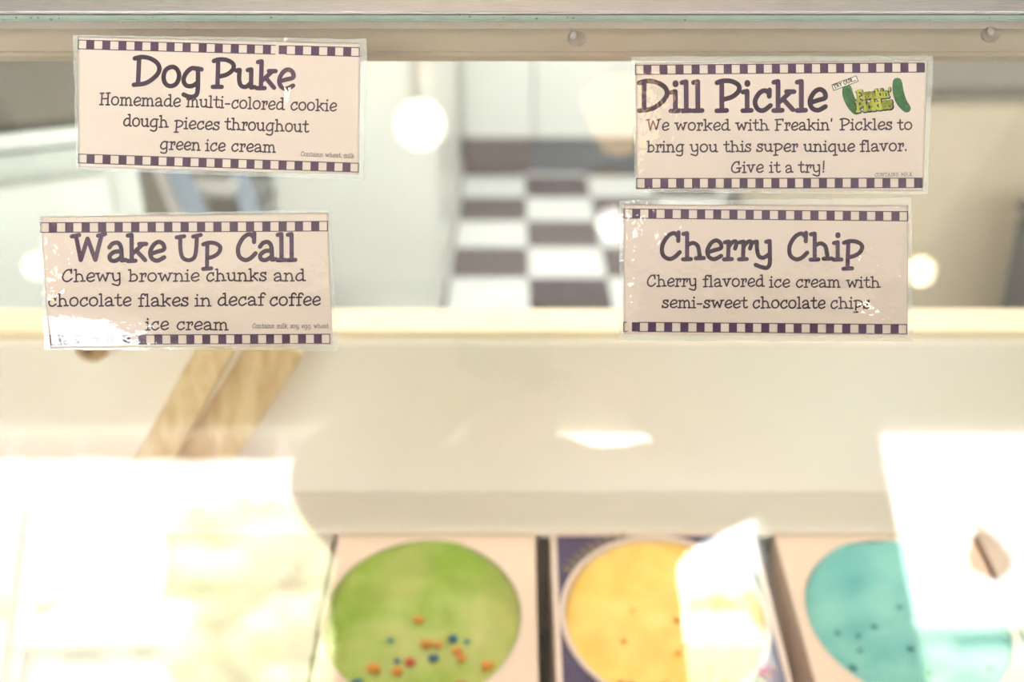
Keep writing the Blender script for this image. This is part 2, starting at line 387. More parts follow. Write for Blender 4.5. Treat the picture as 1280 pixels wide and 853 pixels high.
# ================================================================== LETTERING
def fl(x, y, l=.13): return [(x-l, y-.03), (x, y)]
def ft(x, y=.025, a=.14, b=.13): return [(x-a, y-.01), (x+b, y)]
GL = {
 'l': (.34, [[(.17,.95),(.17,.04)], fl(.17,.95), ft(.17)]),
 'i': (.32, [[(.17,.64),(.17,.04)], fl(.17,.64), ft(.17), ['dot',(.18,.87)]]),
 'D': (.97, [[(.2,.94),(.19,.05)], ['s',(.05,.92),(.3,.98),(.6,.93),(.84,.77),(.9,.55),(.76,.32),(.45,.1),(.05,.03)]]),
 'P': (.8, [[(.2,.95),(.2,.04)], ['s',(.05,.91),(.22,.97),(.5,.96),(.72,.83),(.72,.64),(.52,.46),(.22,.37)], ft(.2,.025,.16,.15)]),
 'o': (.66, [['c',(.35,.68),(.52,.6),(.6,.38),(.52,.13),(.33,.03),(.15,.1),(.07,.32),(.14,.57)]]),
 'g': (.72, [['s',(.56,.62),(.36,.66),(.17,.5),(.08,.25),(.18,.07),(.38,.06),(.56,.18)], ['s',(.56,.66),(.57,.3),(.57,-.1),(.5,-.27),(.3,-.31),(.1,-.24)], [(.44,.66),(.68,.63)]]),
 'u': (.7, [['s',(.14,.62),(.13,.3),(.2,.09),(.38,.05),(.54,.2)], [(.54,.65),(.55,.04)], fl(.14,.63,.12), fl(.54,.66,.12), [(.55,.03),(.68,.05)]]),
 'k': (.72, [[(.18,.95),(.18,.04)], fl(.18,.95), ft(.18), [(.56,.61),(.24,.3)], [(.44,.62),(.68,.62)], [(.34,.38),(.64,.04)]]),
 'e': (.6, [['s',(.12,.27),(.32,.34),(.55,.42),(.53,.6),(.38,.69),(.2,.58),(.08,.32),(.14,.1),(.33,.02),(.56,.14)]]),
 'W': (1.25, [[(.2,.93),(.36,.06),(.6,.82),(.86,.06),(1.08,.94)], [(.06,.9),(.31,.95)], [(.96,.92),(1.2,.98)]]),
 'a': (.65, [['s',(.08,.5),(.2,.64),(.38,.66),(.48,.5),(.5,.2),(.52,.05)], ['s',(.48,.36),(.25,.34),(.09,.2),(.13,.05),(.3,.03),(.5,.16)], [(.5,.035),(.64,.055)]]),
 'U': (.94, [['s',(.18,.93),(.17,.5),(.24,.15),(.45,.03),(.66,.12),(.74,.42),(.78,.95)], [(.04,.9),(.32,.94)], [(.64,.92),(.92,.98)]]),
 'p': (.72, [[(.2,.67),(.17,-.28)], [(.03,-.31),(.33,-.29)], ['s',(.05,.62),(.25,.68),(.5,.65),(.67,.5),(.6,.29),(.42,.16),(.2,.1)]]),
 'C': (.76, [['s',(.63,.84),(.5,.95),(.28,.83),(.1,.5),(.12,.18),(.32,.03),(.52,.09),(.7,.27)], [(.66,.98),(.65,.67)]]),
 'h': (.78, [[(.18,.95),(.18,.04)], fl(.18,.95), ft(.18), ['s',(.19,.52),(.38,.6),(.54,.5),(.6,.25),(.62,.06)], [(.48,.05),(.76,.06)]]),
 'r': (.5, [[(.2,.64),(.18,.04)], fl(.2,.65), ft(.18), ['s',(.2,.46),(.3,.6),(.42,.66),(.47,.58),(.42,.4)]]),
 'y': (.7, [['s',(.14,.64),(.15,.35),(.22,.12),(.38,.08),(.56,.2)], ['s',(.58,.66),(.59,.2),(.58,-.15),(.48,-.29),(.3,-.26),(.1,-.18)], fl(.14,.65,.12), fl(.58,.67,.12)]),
 'c': (.6, [['s',(.51,.58),(.38,.66),(.2,.56),(.08,.3),(.16,.07),(.34,.02),(.56,.18)], [(.53,.68),(.52,.47)]]),
 'H': (.84, [[(.18,.95),(.15,.05)], [(.66,.97),(.64,.05)], [(.16,.5),(.65,.52)], [(.04,.93),(.32,.95)], [(.52,.95),(.8,.98)], ft(.15), ft(.64)]),
 'm': (1.02, [[(.18,.64),(.16,.04)], fl(.18,.64), ft(.16,.025,.13,.12), ['s',(.18,.5),(.34,.64),(.47,.58),(.5,.3),(.5,.04)], ['s',(.5,.48),(.68,.64),(.82,.56),(.86,.3),(.87,.04)], ft(.5,.025,.08,.1), ft(.87,.025,.08,.12)]),
 'n': (.74, [[(.18,.64),(.16,.04)], fl(.18,.64), ft(.16,.025,.13,.12), ['s',(.18,.48),(.36,.64),(.52,.57),(.58,.3),(.58,.04)], ft(.58,.025,.1,.13)]),
 'd': (.7, [[(.54,.96),(.55,.04)], fl(.54,.96), [(.55,.03),(.7,.045)], ['s',(.53,.58),(.34,.64),(.15,.48),(.08,.22),(.2,.05),(.38,.06),(.54,.22)]]),
 't': (.5, [['s',(.25,.92),(.23,.5),(.23,.2),(.28,.05),(.4,.04),(.5,.11)], [(.03,.64),(.45,.66)]]),
 'w': (.98, [[(.14,.64),(.28,.05),(.49,.56),(.67,.05),(.85,.66)], [(.02,.63),(.26,.65)], [(.74,.65),(.97,.67)]]),
 's': (.54, [['s',(.44,.55),(.3,.66),(.14,.58),(.15,.43),(.33,.34),(.47,.21),(.38,.05),(.2,.03),(.05,.14)], [(.46,.68),(.45,.5)], [(.05,.2),(.05,.02)]]),
 'b': (.68, [[(.17,.96),(.17,.05)], fl(.17,.96), ['s',(.17,.46),(.36,.6),(.54,.5),(.6,.28),(.5,.09),(.3,.03),(.08,.04)]]),
 'f': (.46, [['s',(.52,.84),(.44,.96),(.29,.93),(.23,.75),(.22,.3),(.22,.04)], [(.05,.63),(.42,.64)], ft(.22)]),
 'v': (.68, [[(.14,.64),(.33,.05),(.54,.66)], [(.02,.63),(.25,.65)], [(.42,.65),(.66,.67)]]),
 'F': (.74, [[(.2,.94),(.18,.04)], [(.05,.92),(.68,.97),(.67,.82)], [(.19,.5),(.5,.52)], ft(.18)]),
 'G': (.86, [['s',(.63,.84),(.5,.95),(.28,.83),(.1,.5),(.12,.18),(.34,.03),(.56,.08),(.7,.22)], [(.66,.98),(.65,.7)], [(.48,.4),(.82,.42)], [(.7,.4),(.68,.06)]]),
 'q': (.72, [['s',(.56,.6),(.36,.66),(.17,.5),(.08,.25),(.18,.05),(.38,.05),(.56,.2)], [(.57,.66),(.58,-.28)], [(.44,-.31),(.72,-.28)], fl(.57,.67,.1)]),
 '-': (.5, [[(.08,.34),(.42,.35)]]),
 '.': (.26, [['dot',(.12,.06)]]),
 ',': (.24, [[(.13,.06),(.08,-.12)]]),
 ':': (.26, [['dot',(.13,.08)], ['dot',(.13,.5)]]),
 "'": (.26, [[(.15,.98),(.11,.76)]]),
 '!': (.36, [[(.2,.98),(.17,.28)], ['dot',(.16,.06)]]),
 'O': (.86, [['c',(.42,.97),(.68,.85),(.78,.5),(.66,.15),(.4,.03),(.16,.15),(.08,.5),(.18,.85)]]),
 'N': (.94, [[(.2,.05),(.2,.94),(.7,.06),(.7,.94)], ft(.2), [(.06,.94),(.22,.95)], [(.56,.95),(.84,.96)]]),
 'T': (.8, [[(.4,.94),(.4,.04)], [(.06,.78),(.06,.94),(.74,.95),(.74,.78)], ft(.4)]),
 'A': (.9, [[(.14,.05),(.42,.94),(.74,.05)], [(.24,.34),(.64,.34)], ft(.14,.025,.12,.12), ft(.74,.025,.12,.12)]),
 'I': (.4, [[(.2,.95),(.2,.04)], [(.06,.95),(.34,.96)], ft(.2)]),
 'S': (.66, [['s',(.56,.8),(.38,.95),(.16,.86),(.16,.64),(.4,.5),(.56,.3),(.46,.07),(.24,.03),(.06,.18)], [(.58,.98),(.57,.72)]]),
 'M': (1.1, [[(.18,.05),(.22,.94),(.54,.3),(.86,.94),(.9,.05)], ft(.18), ft(.9), [(.08,.94),(.22,.95)], [(.86,.95),(1.0,.96)]]),
 'L': (.74, [[(.2,.95),(.2,.05),(.64,.05),(.65,.22)], [(.06,.95),(.34,.96)]]),
 'K': (.86, [[(.2,.95),(.2,.04)], [(.66,.93),(.24,.42)], [(.34,.52),(.7,.05)], [(.06,.95),(.34,.96)], ft(.2), ft(.7), [(.54,.94),(.8,.95)]]),
 'R': (.82, [[(.2,.95),(.2,.04)], ['s',(.08,.92),(.4,.97),(.62,.82),(.58,.6),(.22,.48)], [(.36,.5),(.72,.05)]]),
 'Y': (.84, [[(.1,.94),(.4,.46),(.72,.94)], [(.4,.46),(.4,.04)]]),
 ' ': (.42, []),
}
def catmull(p, closed, k=6):
    n = len(p); out = []
    rng = range(n if closed else n-1)
    for i in rng:
        g = (lambda j: p[j % n]) if closed else (lambda j: p[max(0, min(n-1, j))])
        a, b, c, d = g(i-1), g(i), g(i+1), g(i+2)
        for s in range(k):
            t = s/k
            out.append(tuple(.5*((2*b[q]) + (-a[q]+c[q])*t + (2*a[q]-5*b[q]+4*c[q]-d[q])*t*t + (-a[q]+3*b[q]-3*c[q]+d[q])*t**3) for q in (0, 1)))
    out.append(p[0] if closed else p[-1])
    return out
class Flat:
    """collects flat print in pixel coordinates and lays it on a surface function"""
    def __init__(s): s.v = []; s.f = []
    def poly(s, pts): n = len(s.v); s.v += pts; s.f.append(tuple(range(n+len(pts)-1, n-1, -1)))
    def disc(s, x, y, r, n=10): s.poly([(x+r*math.cos(2*PI*i/n), y-r*math.sin(2*PI*i/n)) for i in range(n)])
    def stroke(s, pts, r, n=10):
        for (x0, y0), (x1, y1) in zip(pts, pts[1:]):
            L = math.hypot(x1-x0, y1-y0)
            if L < 1e-6: continue
            nx, ny = -(y1-y0)/L*r, (x1-x0)/L*r
            s.poly([(x0-nx, y0-ny), (x1-nx, y1-ny), (x1+nx, y1+ny), (x0+nx, y0+ny)])
        for x, y in pts: s.disc(x, y, r, n)
    def text(s, txt, x0, y0, x1, y1, cap, wt, track=.0, bold=1, n=9):
        tot = sum(GL[c][0]+track for c in txt) - track
        L = math.hypot(x1-x0, y1-y0); ux, uy = (x1-x0)/L, (y1-y0)/L
        sx = L/tot; cx = 0
        for c in txt:
            wd, sts = GL[c]
            for st in sts:
                kind = st[0] if isinstance(st[0], str) else None
                if kind == 'dot': pts = [st[1], (st[1][0], st[1][1]+.035)]; rr = wt*cap*.5*1.25
                else:
                    pts = catmull(st[1:], kind == 'c') if kind else st
                    rr = wt*cap*.5
                P2 = []
                for (gx, gy) in pts:
                    a = (cx+gx)*sx; b = gy*cap
                    P2.append((x0 + ux*a + uy*b, y0 + uy*a - ux*b))
                s.stroke(P2, rr*bold, n)
            cx += wd+track
    def make(s, name, surf, h, m, parent):
        return pydata(name, [surf(x, y, h) for x, y in s.v], s.f, m, parent)

# ================================================================== THE FOUR LAMINATED LABELS
def grid_sheet(name, quad, surf, h0, h1, m, parent, nx=110, ny=52, rag=0, hole=None):
    """a thin sheet with real thickness between the four pixel corners tl, tr, br, bl"""
    tl, tr, br, bl = quad
    vs, fs = [], []
    def pt(u, v):
        a = (tl[0]+(tr[0]-tl[0])*u, tl[1]+(tr[1]-tl[1])*u); b = (bl[0]+(br[0]-bl[0])*u, bl[1]+(br[1]-bl[1])*u)
        return (a[0]+(b[0]-a[0])*v, a[1]+(b[1]-a[1])*v)
    for h in (h0, h1):
        for j in range(ny+1):
            for i in range(nx+1):
                x, y = pt(i/nx, j/ny)
                if rag and (i in (0, nx) or j in (0, ny)):
                    x += rag*noise.noise(Vector((x*.03, y*.03, 3))); y += rag*noise.noise(Vector((x*.03, y*.03, 9)))
                vs.append(surf(x, y, h))
    N = (nx+1)*(ny+1); idx = lambda k, i, j: k*N + j*(nx+1)+i
    for j in range(ny):
        for i in range(nx):
            fs.append((idx(1,i,j), idx(1,i,j+1), idx(1,i+1,j+1), idx(1,i+1,j)))
            fs.append((idx(0,i,j), idx(0,i+1,j), idx(0,i+1,j+1), idx(0,i,j+1)))
    for i in range(nx):
        fs.append((idx(0,i,0), idx(1,i,0), idx(1,i+1,0), idx(0,i+1,0))); fs.append((idx(0,i,ny), idx(0,i+1,ny), idx(1,i+1,ny), idx(1,i,ny)))
    for j in range(ny):
        fs.append((idx(0,0,j), idx(0,0,j+1), idx(1,0,j+1), idx(1,0,j))); fs.append((idx(0,nx,j), idx(1,nx,j), idx(1,nx,j+1), idx(0,nx,j+1)))
    return pydata(name, vs, fs, m, parent, smooth=True)

def frame_sheet(name, outer, inner, surf, h0, h1, m, parent, rag=0, n=28):
    """the sealed clear margin around the card: a closed ring of film"""
    vs, fs = [], []
    def loop(q):
        out = []
        for k in range(4):
            a, b = q[k], q[(k+1)%4]
            for i in range(n):
                x = a[0]+(b[0]-a[0])*i/n; y = a[1]+(b[1]-a[1])*i/n
                out.append((x, y))
        return out
    lo, li = loop(outer), loop(inner)
    if rag: lo = [(x+rag*noise.noise(Vector((x*.05, y*.05, 3))), y+rag*noise.noise(Vector((x*.05, y*.05, 9)))) for x, y in lo]
    L = len(lo)
    for pts, h in ((lo, h0), (lo, h1), (li, h1), (li, h0)):
        vs += [surf(x, y, h) for x, y in pts]
    for k in range(4):
        for i in range(L):
            a = k*L+i; b = k*L+(i+1)%L; c = ((k+1)%4)*L+(i+1)%L; d = ((k+1)%4)*L+i
            fs.append((a, b, c, d))
    return pydata(name, vs, fs, m, parent)

LABELS_GROUP = 'laminated flavour labels on the glass'
def make_label(name, label, film_q, card_q, relief, top, bot, nsq, sq_off, lines, extra=None):
    cx = sum(p[0] for p in card_q)/4; cy = sum(p[1] for p in card_q)/4
    root = thing(name, label, 'label', G(cx, cy), LABELS_GROUP)
    base = root.location.copy()
    surf = lambda x, y, h: G(x, y, .0003 + relief(x, y) + h) - base
    frame_sheet('laminate_margin', film_q, card_q, surf, 0, .0006, M['film_edge'], root, rag=1.6)
    grid_sheet('card', card_q, surf, 0, .0003, M['paper'], root)
    # checker borders: top and bottom strips
    for (a, b, hgt) in (top, bot):      # a = left end (x,y of upper line), b = right end, height
        f = Flat(); fl_ = Flat()
        L = math.hypot(b[0]-a[0], b[1]-a[1]); ux, uy = (b[0]-a[0])/L, (b[1]-a[1])/L
        q = lambda s, t: (a[0]+ux*s-uy*t, a[1]+uy*s+ux*t)
        fl_.stroke([q(i*L/12, 0) for i in range(13)], .55, 6); fl_.stroke([q(i*L/12, hgt) for i in range(13)], .55, 6)
        fl_.stroke([q(0, 0), q(0, hgt)], .55, 6); fl_.stroke([q(L, 0), q(L, hgt)], .55, 6)
        st = L/nsq
        for i in range(nsq):
            if i % 2 == sq_off: f.poly([q(i*st, hgt), q((i+1)*st, hgt), q((i+1)*st, 0), q(i*st, 0)])
        f.make('checker_border', surf, .00050, M['ink'], root)
        fl_.make('border_line', surf, .00054, M['ink_line'], root)
    for i, (txt, x0, y0, x1, y1, cap, wt, key) in enumerate(lines):
        t = Flat(); t.text(txt, x0, y0, x1, y1, cap, wt, track=.015 if cap > 25 else .03)
        t.make('title' if cap > 25 else 'lettering', surf, .00052, M[key], root)
    if extra: extra(surf, root)
    grid_sheet('laminate_film', card_q, surf, .0009, .0010, M['film'], root)
    return root
def bulge(y):                       # the pouch stands off the pane and falls back towards its lower edge
    k = .000066; t = y-377
    f = 0 if t < 0 else (t*t/56 if t < 28 else 14+(t-28))
    return k*(47-f)
def gauss(x, y, cx, cy, sx, sy): return math.exp(-((x-cx)/sx)**2-((y-cy)/sy)**2)
B = .125
make_label('flavour_label', 'laminated label reading Dog Puke, topmost on its side, with creased film catching light', 
  [(92, 44.5), (459, 49), (453.5, 225), (96, 213)], [(98, 46.5), (450.5, 54.5), (448.5, 218.5), (99, 209.5)],
  lambda x, y: .0007*gauss(x, y, 352, 90, 9, 70),
  ((98.5, 50.5), (449.5, 60), 11), ((99, 193), (448.5, 204.5), 11), 35, 1,
  [('Dog', 166, 107.5, 253, 110.5, 37, .155, 'ink'), ('Puke', 265, 109.5, 368, 112.5, 36, .155, 'ink'),
   ('Homemade', 125, 131.5, 226, 134, 15.5, .125, 'ink_dark'), ('multi-colored', 233, 134, 356, 138, 15.5, .12, 'ink_dark'), ('cookie', 363, 138, 421, 139.5, 15, .125, 'ink_dark'),
   ('dough', 154, 158, 211, 160, 15.5, .13, 'ink_dark'), ('pieces', 218, 161, 275, 163, 15, .13, 'ink_dark'), ('throughout', 281, 162.5, 386, 166, 15.5, .125, 'ink_dark'),
   ('green', 200, 187, 251, 188.5, 15, .13, 'ink_dark'), ('ice', 257, 189, 282, 189.5, 15, .13, 'ink_dark'), ('cream', 289, 189.5, 345, 191, 14.5, .13, 'ink_dark'),
   ('Contains: wheat, milk', 376, 195.5, 443, 198, 6, .095, 'ink_dark')])
make_label('flavour_label', 'laminated label reading Wake Up Call, its lower corner bulging and glaring white',
  [(52, 269), (411, 263), (423, 439), (57, 437)], [(54.5, 272), (410.5, 266), (416, 431.5), (64, 436)],
  lambda x, y: math.exp(-(max(0, x-75)/140)**2)*bulge(y),
  ((54, 279.5), (409.5, 277), 12), ((64.5, 419.5), (412.5, 418), 11.5), 35, 1,
  [('Wake', 91, 328, 208, 327, 35, .155, 'ink'), ('Up', 221, 327, 278, 326, 33, .155, 'ink'), ('Call', 295, 326.5, 371, 326, 35, .155, 'ink'),
   ('Chewy', 80, 353, 154, 352.5, 16, .125, 'ink_dark'), ('brownie', 162, 352.5, 250, 352, 15.5, .125, 'ink_dark'), ('chunks', 258, 352, 334, 351.5, 16, .125, 'ink_dark'), ('and', 342, 352, 382, 351.5, 15.5, .125, 'ink_dark'),
   ('chocolate', 63, 383.5, 166, 383, 16, .125, 'ink_dark'), ('flakes', 174, 383.5, 237, 383, 16, .125, 'ink_dark'), ('in', 244, 383, 265, 383, 15.5, .125, 'ink_dark'), ('decaf', 272, 382.5, 331, 382, 16, .125, 'ink_dark'), ('coffee', 337, 382.5, 401, 382, 16, .125, 'ink_dark'),
   ('ice', 183, 413, 212, 412.5, 15.5, .125, 'ink_dark'), ('cream', 221, 412.5, 286, 413, 15, .125, 'ink_dark'),
   ('Contains: milk, soy, egg, wheat', 316, 410.5, 411, 410.5, 6, .095, 'ink_dark')])

def dill_extra(surf, root):
    # little sign, plain gherkins and the two lines of bubble lettering
    def C(p): return (1020 + p[0]*140/1280, 80 + p[1]*80/731)
    f = Flat(); f.poly([C((172, 240)), C((195, 312)), C((482, 205)), C((458, 135))]); f.make('sign_outline', surf, .00050, M['p_dark'], root)
    f = Flat(); f.poly([C((182, 243)), C((200, 302)), C((472, 200)), C((452, 144))]); f.make('sign_ground', surf, .00053, M['p_white'], root)
    f = Flat(); a, b = C((205, 285)), C((400, 212)); f.text('TRY OUR...', a[0], a[1], b[0]+6, b[1]-2, 5.0, .2, .06); f.make('sign_lettering', surf, .00056, M['p_dark'], root)
    def pickle(pts, r, key, h):
        g = Flat(); q = catmull(pts, False, 5); n = len(q)
        for i, p in enumerate(q):
            x, y = C(p); t = i/(n-1); g.disc(x, y, r*(.8+.35*math.sin(PI*min(1, .15+t*.8))), 14)
        for p, s in zip(q, q[1:]): g.stroke([C(p), C(s)], r*.9, 6)
        g.make('gherkin_print', surf, h, M[key], root)
    A_ = [(352, 290), (365, 370), (410, 470), (455, 535)]; B_ = [(925, 215), (935, 320), (970, 430), (1030, 510)]
    for q in (A_, B_): pickle(q, 6.1, 'p_dark', .00049)
    for q in (A_, B_): pickle(q, 5.5, 'p_green', .00052)
    # bold lettering: dark outline under yellow-green
    for key, bold, h, dx, dy in (('p_dark', 2.1, .00058, .5, .6), ('p_yel', 1.2, .00062, 0, 0)):
        f = Flat(); a, b = C((462, 408)), C((850, 378)); f.text("Freakin'", a[0]+dx, a[1]+dy, b[0]+dx, b[1]+dy, 11, .19, .02, bold)
        a, b = C((458, 548)), C((868, 505)); f.text('Pickles', a[0]+dx, a[1]+dy, b[0]+dx, b[1]+dy, 13, .2, .02, bold)
        f.make('logo_outline' if key == 'p_dark' else 'logo_lettering', surf, h, M[key], root)
make_label('flavour_label', 'laminated label reading Dill Pickle with small green logo',
  [(789.5, 71.5), (1166, 70), (1159, 243), (794.5, 240)], [(794, 79), (1158.5, 76.5), (1153, 239), (795.5, 237)],
  lambda x, y: 0,
  ((794, 82), (1155, 79), 11.5), ((795.5, 223.5), (1152, 223), 12), 36, 1,
  [('Dill', 797, 140, 879, 139.5, 39, .155, 'ink'), ('Pickle', 894, 139.5, 1033, 139, 39, .155, 'ink'),
   ('We', 807, 163.5, 836, 163.5, 14.5, .13, 'ink_dark'), ('worked', 843, 163.5, 912, 163.5, 14.5, .13, 'ink_dark'), ('with', 919, 163.5, 961, 163.5, 14.5, .13, 'ink_dark'), ("Freakin'", 968, 163.5, 1041, 163, 14.5, .13, 'ink_dark'), ('Pickles', 1049, 163, 1115, 162.5, 14.5, .13, 'ink_dark'), ('to', 1121, 163, 1140, 162.5, 14, .13, 'ink_dark'),
   ('bring', 808, 190.5, 855, 190.5, 14.5, .13, 'ink_dark'), ('you', 862, 190.5, 897, 190.5, 14.5, .13, 'ink_dark'), ('this', 904, 190.5, 939, 190, 14.5, .13, 'ink_dark'), ('super', 945, 190, 997, 190, 14.5, .13, 'ink_dark'), ('unique', 1004, 190, 1068, 190, 14.5, .13, 'ink_dark'), ('flavor.', 1074, 190, 1134, 189, 14.5, .13, 'ink_dark'),
   ('Give', 913, 216.5, 954, 216, 14.5, .13, 'ink_dark'), ('it', 961, 216, 975, 216, 14, .13, 'ink_dark'), ('a', 981, 216.5, 991, 216, 14, .13, 'ink_dark'), ('try!', 997, 216, 1032, 216, 14.5, .13, 'ink_dark'),
   ('CONTAINS: MILK', 1093, 221, 1140, 220.5, 4.6, .10, 'ink_dark')], dill_extra)
make_label('flavour_label', 'laminated label reading Cherry Chip, lamp glints on its film',
  [(774, 251), (1139, 248), (1140, 427), (774, 426)], [(779.5, 256), (1134.5, 257), (1133.5, 419.5), (779.5, 418)],
  lambda x, y: .0007*gauss(x, y, 790, 400, 10, 30) + .0008*gauss(x, y, 1122, 345, 14, 30) + .0006*gauss(x, y, 1060, 394, 25, 25),
  ((780, 261.5), (1134, 265), 11.5), ((779.5, 403), (1133, 406), 11.5), 35, 1,
  [('Cherry', 824, 325, 966, 325, 35, .15, 'ink'), ('Chip', 983, 325.5, 1079, 325.5, 35, .15, 'ink'),
   ('Cherry', 808, 358.5, 871, 358.5, 15, .125, 'ink_dark'), ('flavored', 878, 359, 955, 358.5, 15, .125, 'ink_dark'), ('ice', 961, 359.5, 987, 359.5, 14.5, .125, 'ink_dark'), ('cream', 994, 359.5, 1050, 359.5, 14.5, .125, 'ink_dark'), ('with', 1057, 360, 1100, 360, 14.5, .125, 'ink_dark'),
   ('semi-sweet', 827, 385, 934, 385.5, 14.5, .13, 'ink_dark'), ('chocolate', 940, 385.5, 1031, 386, 15, .13, 'ink_dark'), ('chips', 1037, 386, 1087, 386, 15, .13, 'ink_dark')])

# ================================================================== THE TUBS
TUBS = 'square cartons of ice cream in the case'
def tub(name, label, x, cx, half, m_top, m_side, ice, liner, bits, bit_mats, seed, rot=0, band=None, rim=False):
    rnd = random.Random(seed)
    root = thing(name, label, 'tub', TMX @ Vector((x, 0, -BH)), TUBS)
    root.rotation_euler = (TIL, 0, rot)
    r = .1195; n = 64; hh = half
    # top panel: square with a round hole, 3 mm board
    bm = bmesh.new()
    def ringpts(z, rr): return [bm.verts.new((cx+rr*math.cos(2*PI*i/n), rr*math.sin(2*PI*i/n), z)) for i in range(n)]
    def sqpts(z):
        out = []
        for i in range(n):
            t = 2*PI*i/n; c, s = math.cos(t), math.sin(t); k = hh/max(abs(c), abs(s)); out.append(bm.verts.new((c*k, s*k, z)))
        return out
    a, b, c, d = ringpts(BH, r), sqpts(BH), sqpts(BH-.003), ringpts(BH-.003, r)
    for A_, B_ in ((a, b), (b, c), (c, d), (d, a)):
        for i in range(n): bm.faces.new((A_[i], A_[(i+1)%n], B_[(i+1)%n], B_[i]))
    frombm('top_panel', bm, M[m_top], root)
    # rolled rim round the hole
    rimm = 'carton_edge'
    bm = bmesh.new()
    for i in range(n):
        pass
    ring = []
    for i in range(n):
        t = 2*PI*i/n; ring.append([bm.verts.new((cx+(r+(.0035 if rim else .0015)*(1+math.cos(u)))*math.cos(t), (r+(.0035 if rim else .0015)*(1+math.cos(u)))*math.sin(t), BH+(.0012+.0025*math.sin(u) if rim else .0006*math.sin(u)))) for u in (2*PI*k/8 for k in range(8))])
    for i in range(n):
        for k in range(8): bm.faces.new((ring[i][k], ring[(i+1)%n][k], ring[(i+1)%n][(k+1)%8], ring[i][(k+1)%8]))
    frombm('rim', bm, M[rimm], root, smooth=True)
    # four side panels
    w_ = .003
    for i, (x0, x1, y0, y1) in enumerate(((-hh, hh, -hh, -hh+w_), (-hh, hh, hh-w_, hh), (-hh, -hh+w_, -hh+w_, hh-w_), (hh-w_, hh, -hh+w_, hh-w_))):
        box('side_panel', x0, x1, y0, y1, .0, BH-.003, M[m_side], root)
    box('base_panel', -hh+w_, hh-w_, -hh+w_, hh-w_, .0, .004, M[m_side], root)
    # liner wall
    bm = bmesh.new(); rings = []
    for z in (BH-.001, BH-.02, BH-.04, BH-.07):
        rings.append([bm.verts.new((cx+(r-.001)*math.cos(2*PI*i/n), (r-.001)*math.sin(2*PI*i/n), z)) for i in range(n)])
    for A_, B_ in zip(rings, rings[1:]):
        for i in range(n): bm.faces.new((A_[i], A_[(i+1)%n], B_[(i+1)%n], B_[i]))
    frombm('liner', bm, M[liner], root, smooth=True)
    # ice cream surface: scooped, lower in the middle and front
    def zz(px, py):
        q = noise.noise(Vector((px*14, py*14, seed)))*.010 + noise.noise(Vector((px*45, py*45, seed+5)))*.004
        rr = math.hypot(px-cx, py)/r
        return BH - .040 + .022*rr**3 + .02*max(0, py)/r*rr + q
    bm = bmesh.new(); rr_ = 26; cv = bm.verts.new((cx, 0, zz(cx, 0))); prev = None
    for j in range(1, rr_+1):
        q = (r-.0012)*j/rr_
        cur = [bm.verts.new((cx+q*math.cos(2*PI*i/n), q*math.sin(2*PI*i/n), zz(cx+q*math.cos(2*PI*i/n), q*math.sin(2*PI*i/n)))) for i in range(n)]
        for i in range(n):
            if prev is None: bm.faces.new((cv, cur[i], cur[(i+1)%n]))
            else: bm.faces.new((prev[i], cur[i], cur[(i+1)%n], prev[(i+1)%n]))
        prev = cur
    frombm('ice_cream', bm, M[ice], root, smooth=True)
    for (bx, by, br, bmk) in bits:
        blob(bit_mats[0], (cx+bx, by, zz(cx+bx, by)+br*.25), br, M[bmk], root, sub=2, amp=.35, freq=2, sc=(1.1, .9, .6))
    if band:
        bm = bmesh.new(); hs = .1265; A_ = []; B_ = []
        for i in range(n):
            a_ = 2*PI*i/n; c_, s_ = math.cos(a_), math.sin(a_); k_ = hs/max(abs(c_), abs(s_))
            if i % 8 == 0 and i % 16: k_ = hs*math.sqrt(2)
            A_.append(bm.verts.new((cx+(r+.0068)*c_, (r+.0068)*s_, BH+.0003))); B_.append(bm.verts.new((c_*k_, s_*k_, BH+.0003)))
        for i in range(n): bm.faces.new((A_[i], B_[i], B_[(i+1)%n], A_[(i+1)%n]))
        frombm('purple_print', bm, M['carton_p'], root)
        t = Flat(); band(t, cx, r)
        vs = [(x_, y_, BH+.0006) for x_, y_ in t.v]
        pydata('lettering', vs, t.f, M['carton_ink'], root)
    return root
gb_ = [(-.008,.022,.006,'d_orange'), (.004,-.012,.007,'d_orange'), (.018,-.013,.0055,'d_orange'), (.036,-.008,.0065,'d_blue'), (.014,-.03,.0065,'d_blue'),
       (.042,-.025,.0065,'d_orange'), (.048,-.036,.006,'d_orange'), (-.014,-.035,.0065,'d_red'), (-.028,-.05,.007,'d_orange'), (-.056,-.05,.008,'d_orange'),
       (-.03,-.035,.004,'d_blue'), (.054,-.012,.004,'d_teal'), (-.04,-.008,.004,'d_teal'), (.08,-.05,.008,'d_orange'), (.05,-.085,.008,'d_red'), (-.01,-.09,.007,'d_blue'), (-.07,-.08,.007,'d_blue')]
tub('ice_cream_tub', 'cream carton of green ice cream dotted with coloured dough pieces', -.0985, -.010, .1285, 'carton', 'carton', 'green_ice', 'green_liner', gb_, ['dough_piece'], 3)
rr = random.Random(4)
yb_ = [(rr.uniform(-.085, .085), rr.uniform(-.085, .06), rr.uniform(.003, .0055), 'd_gold') for _ in range(16)]
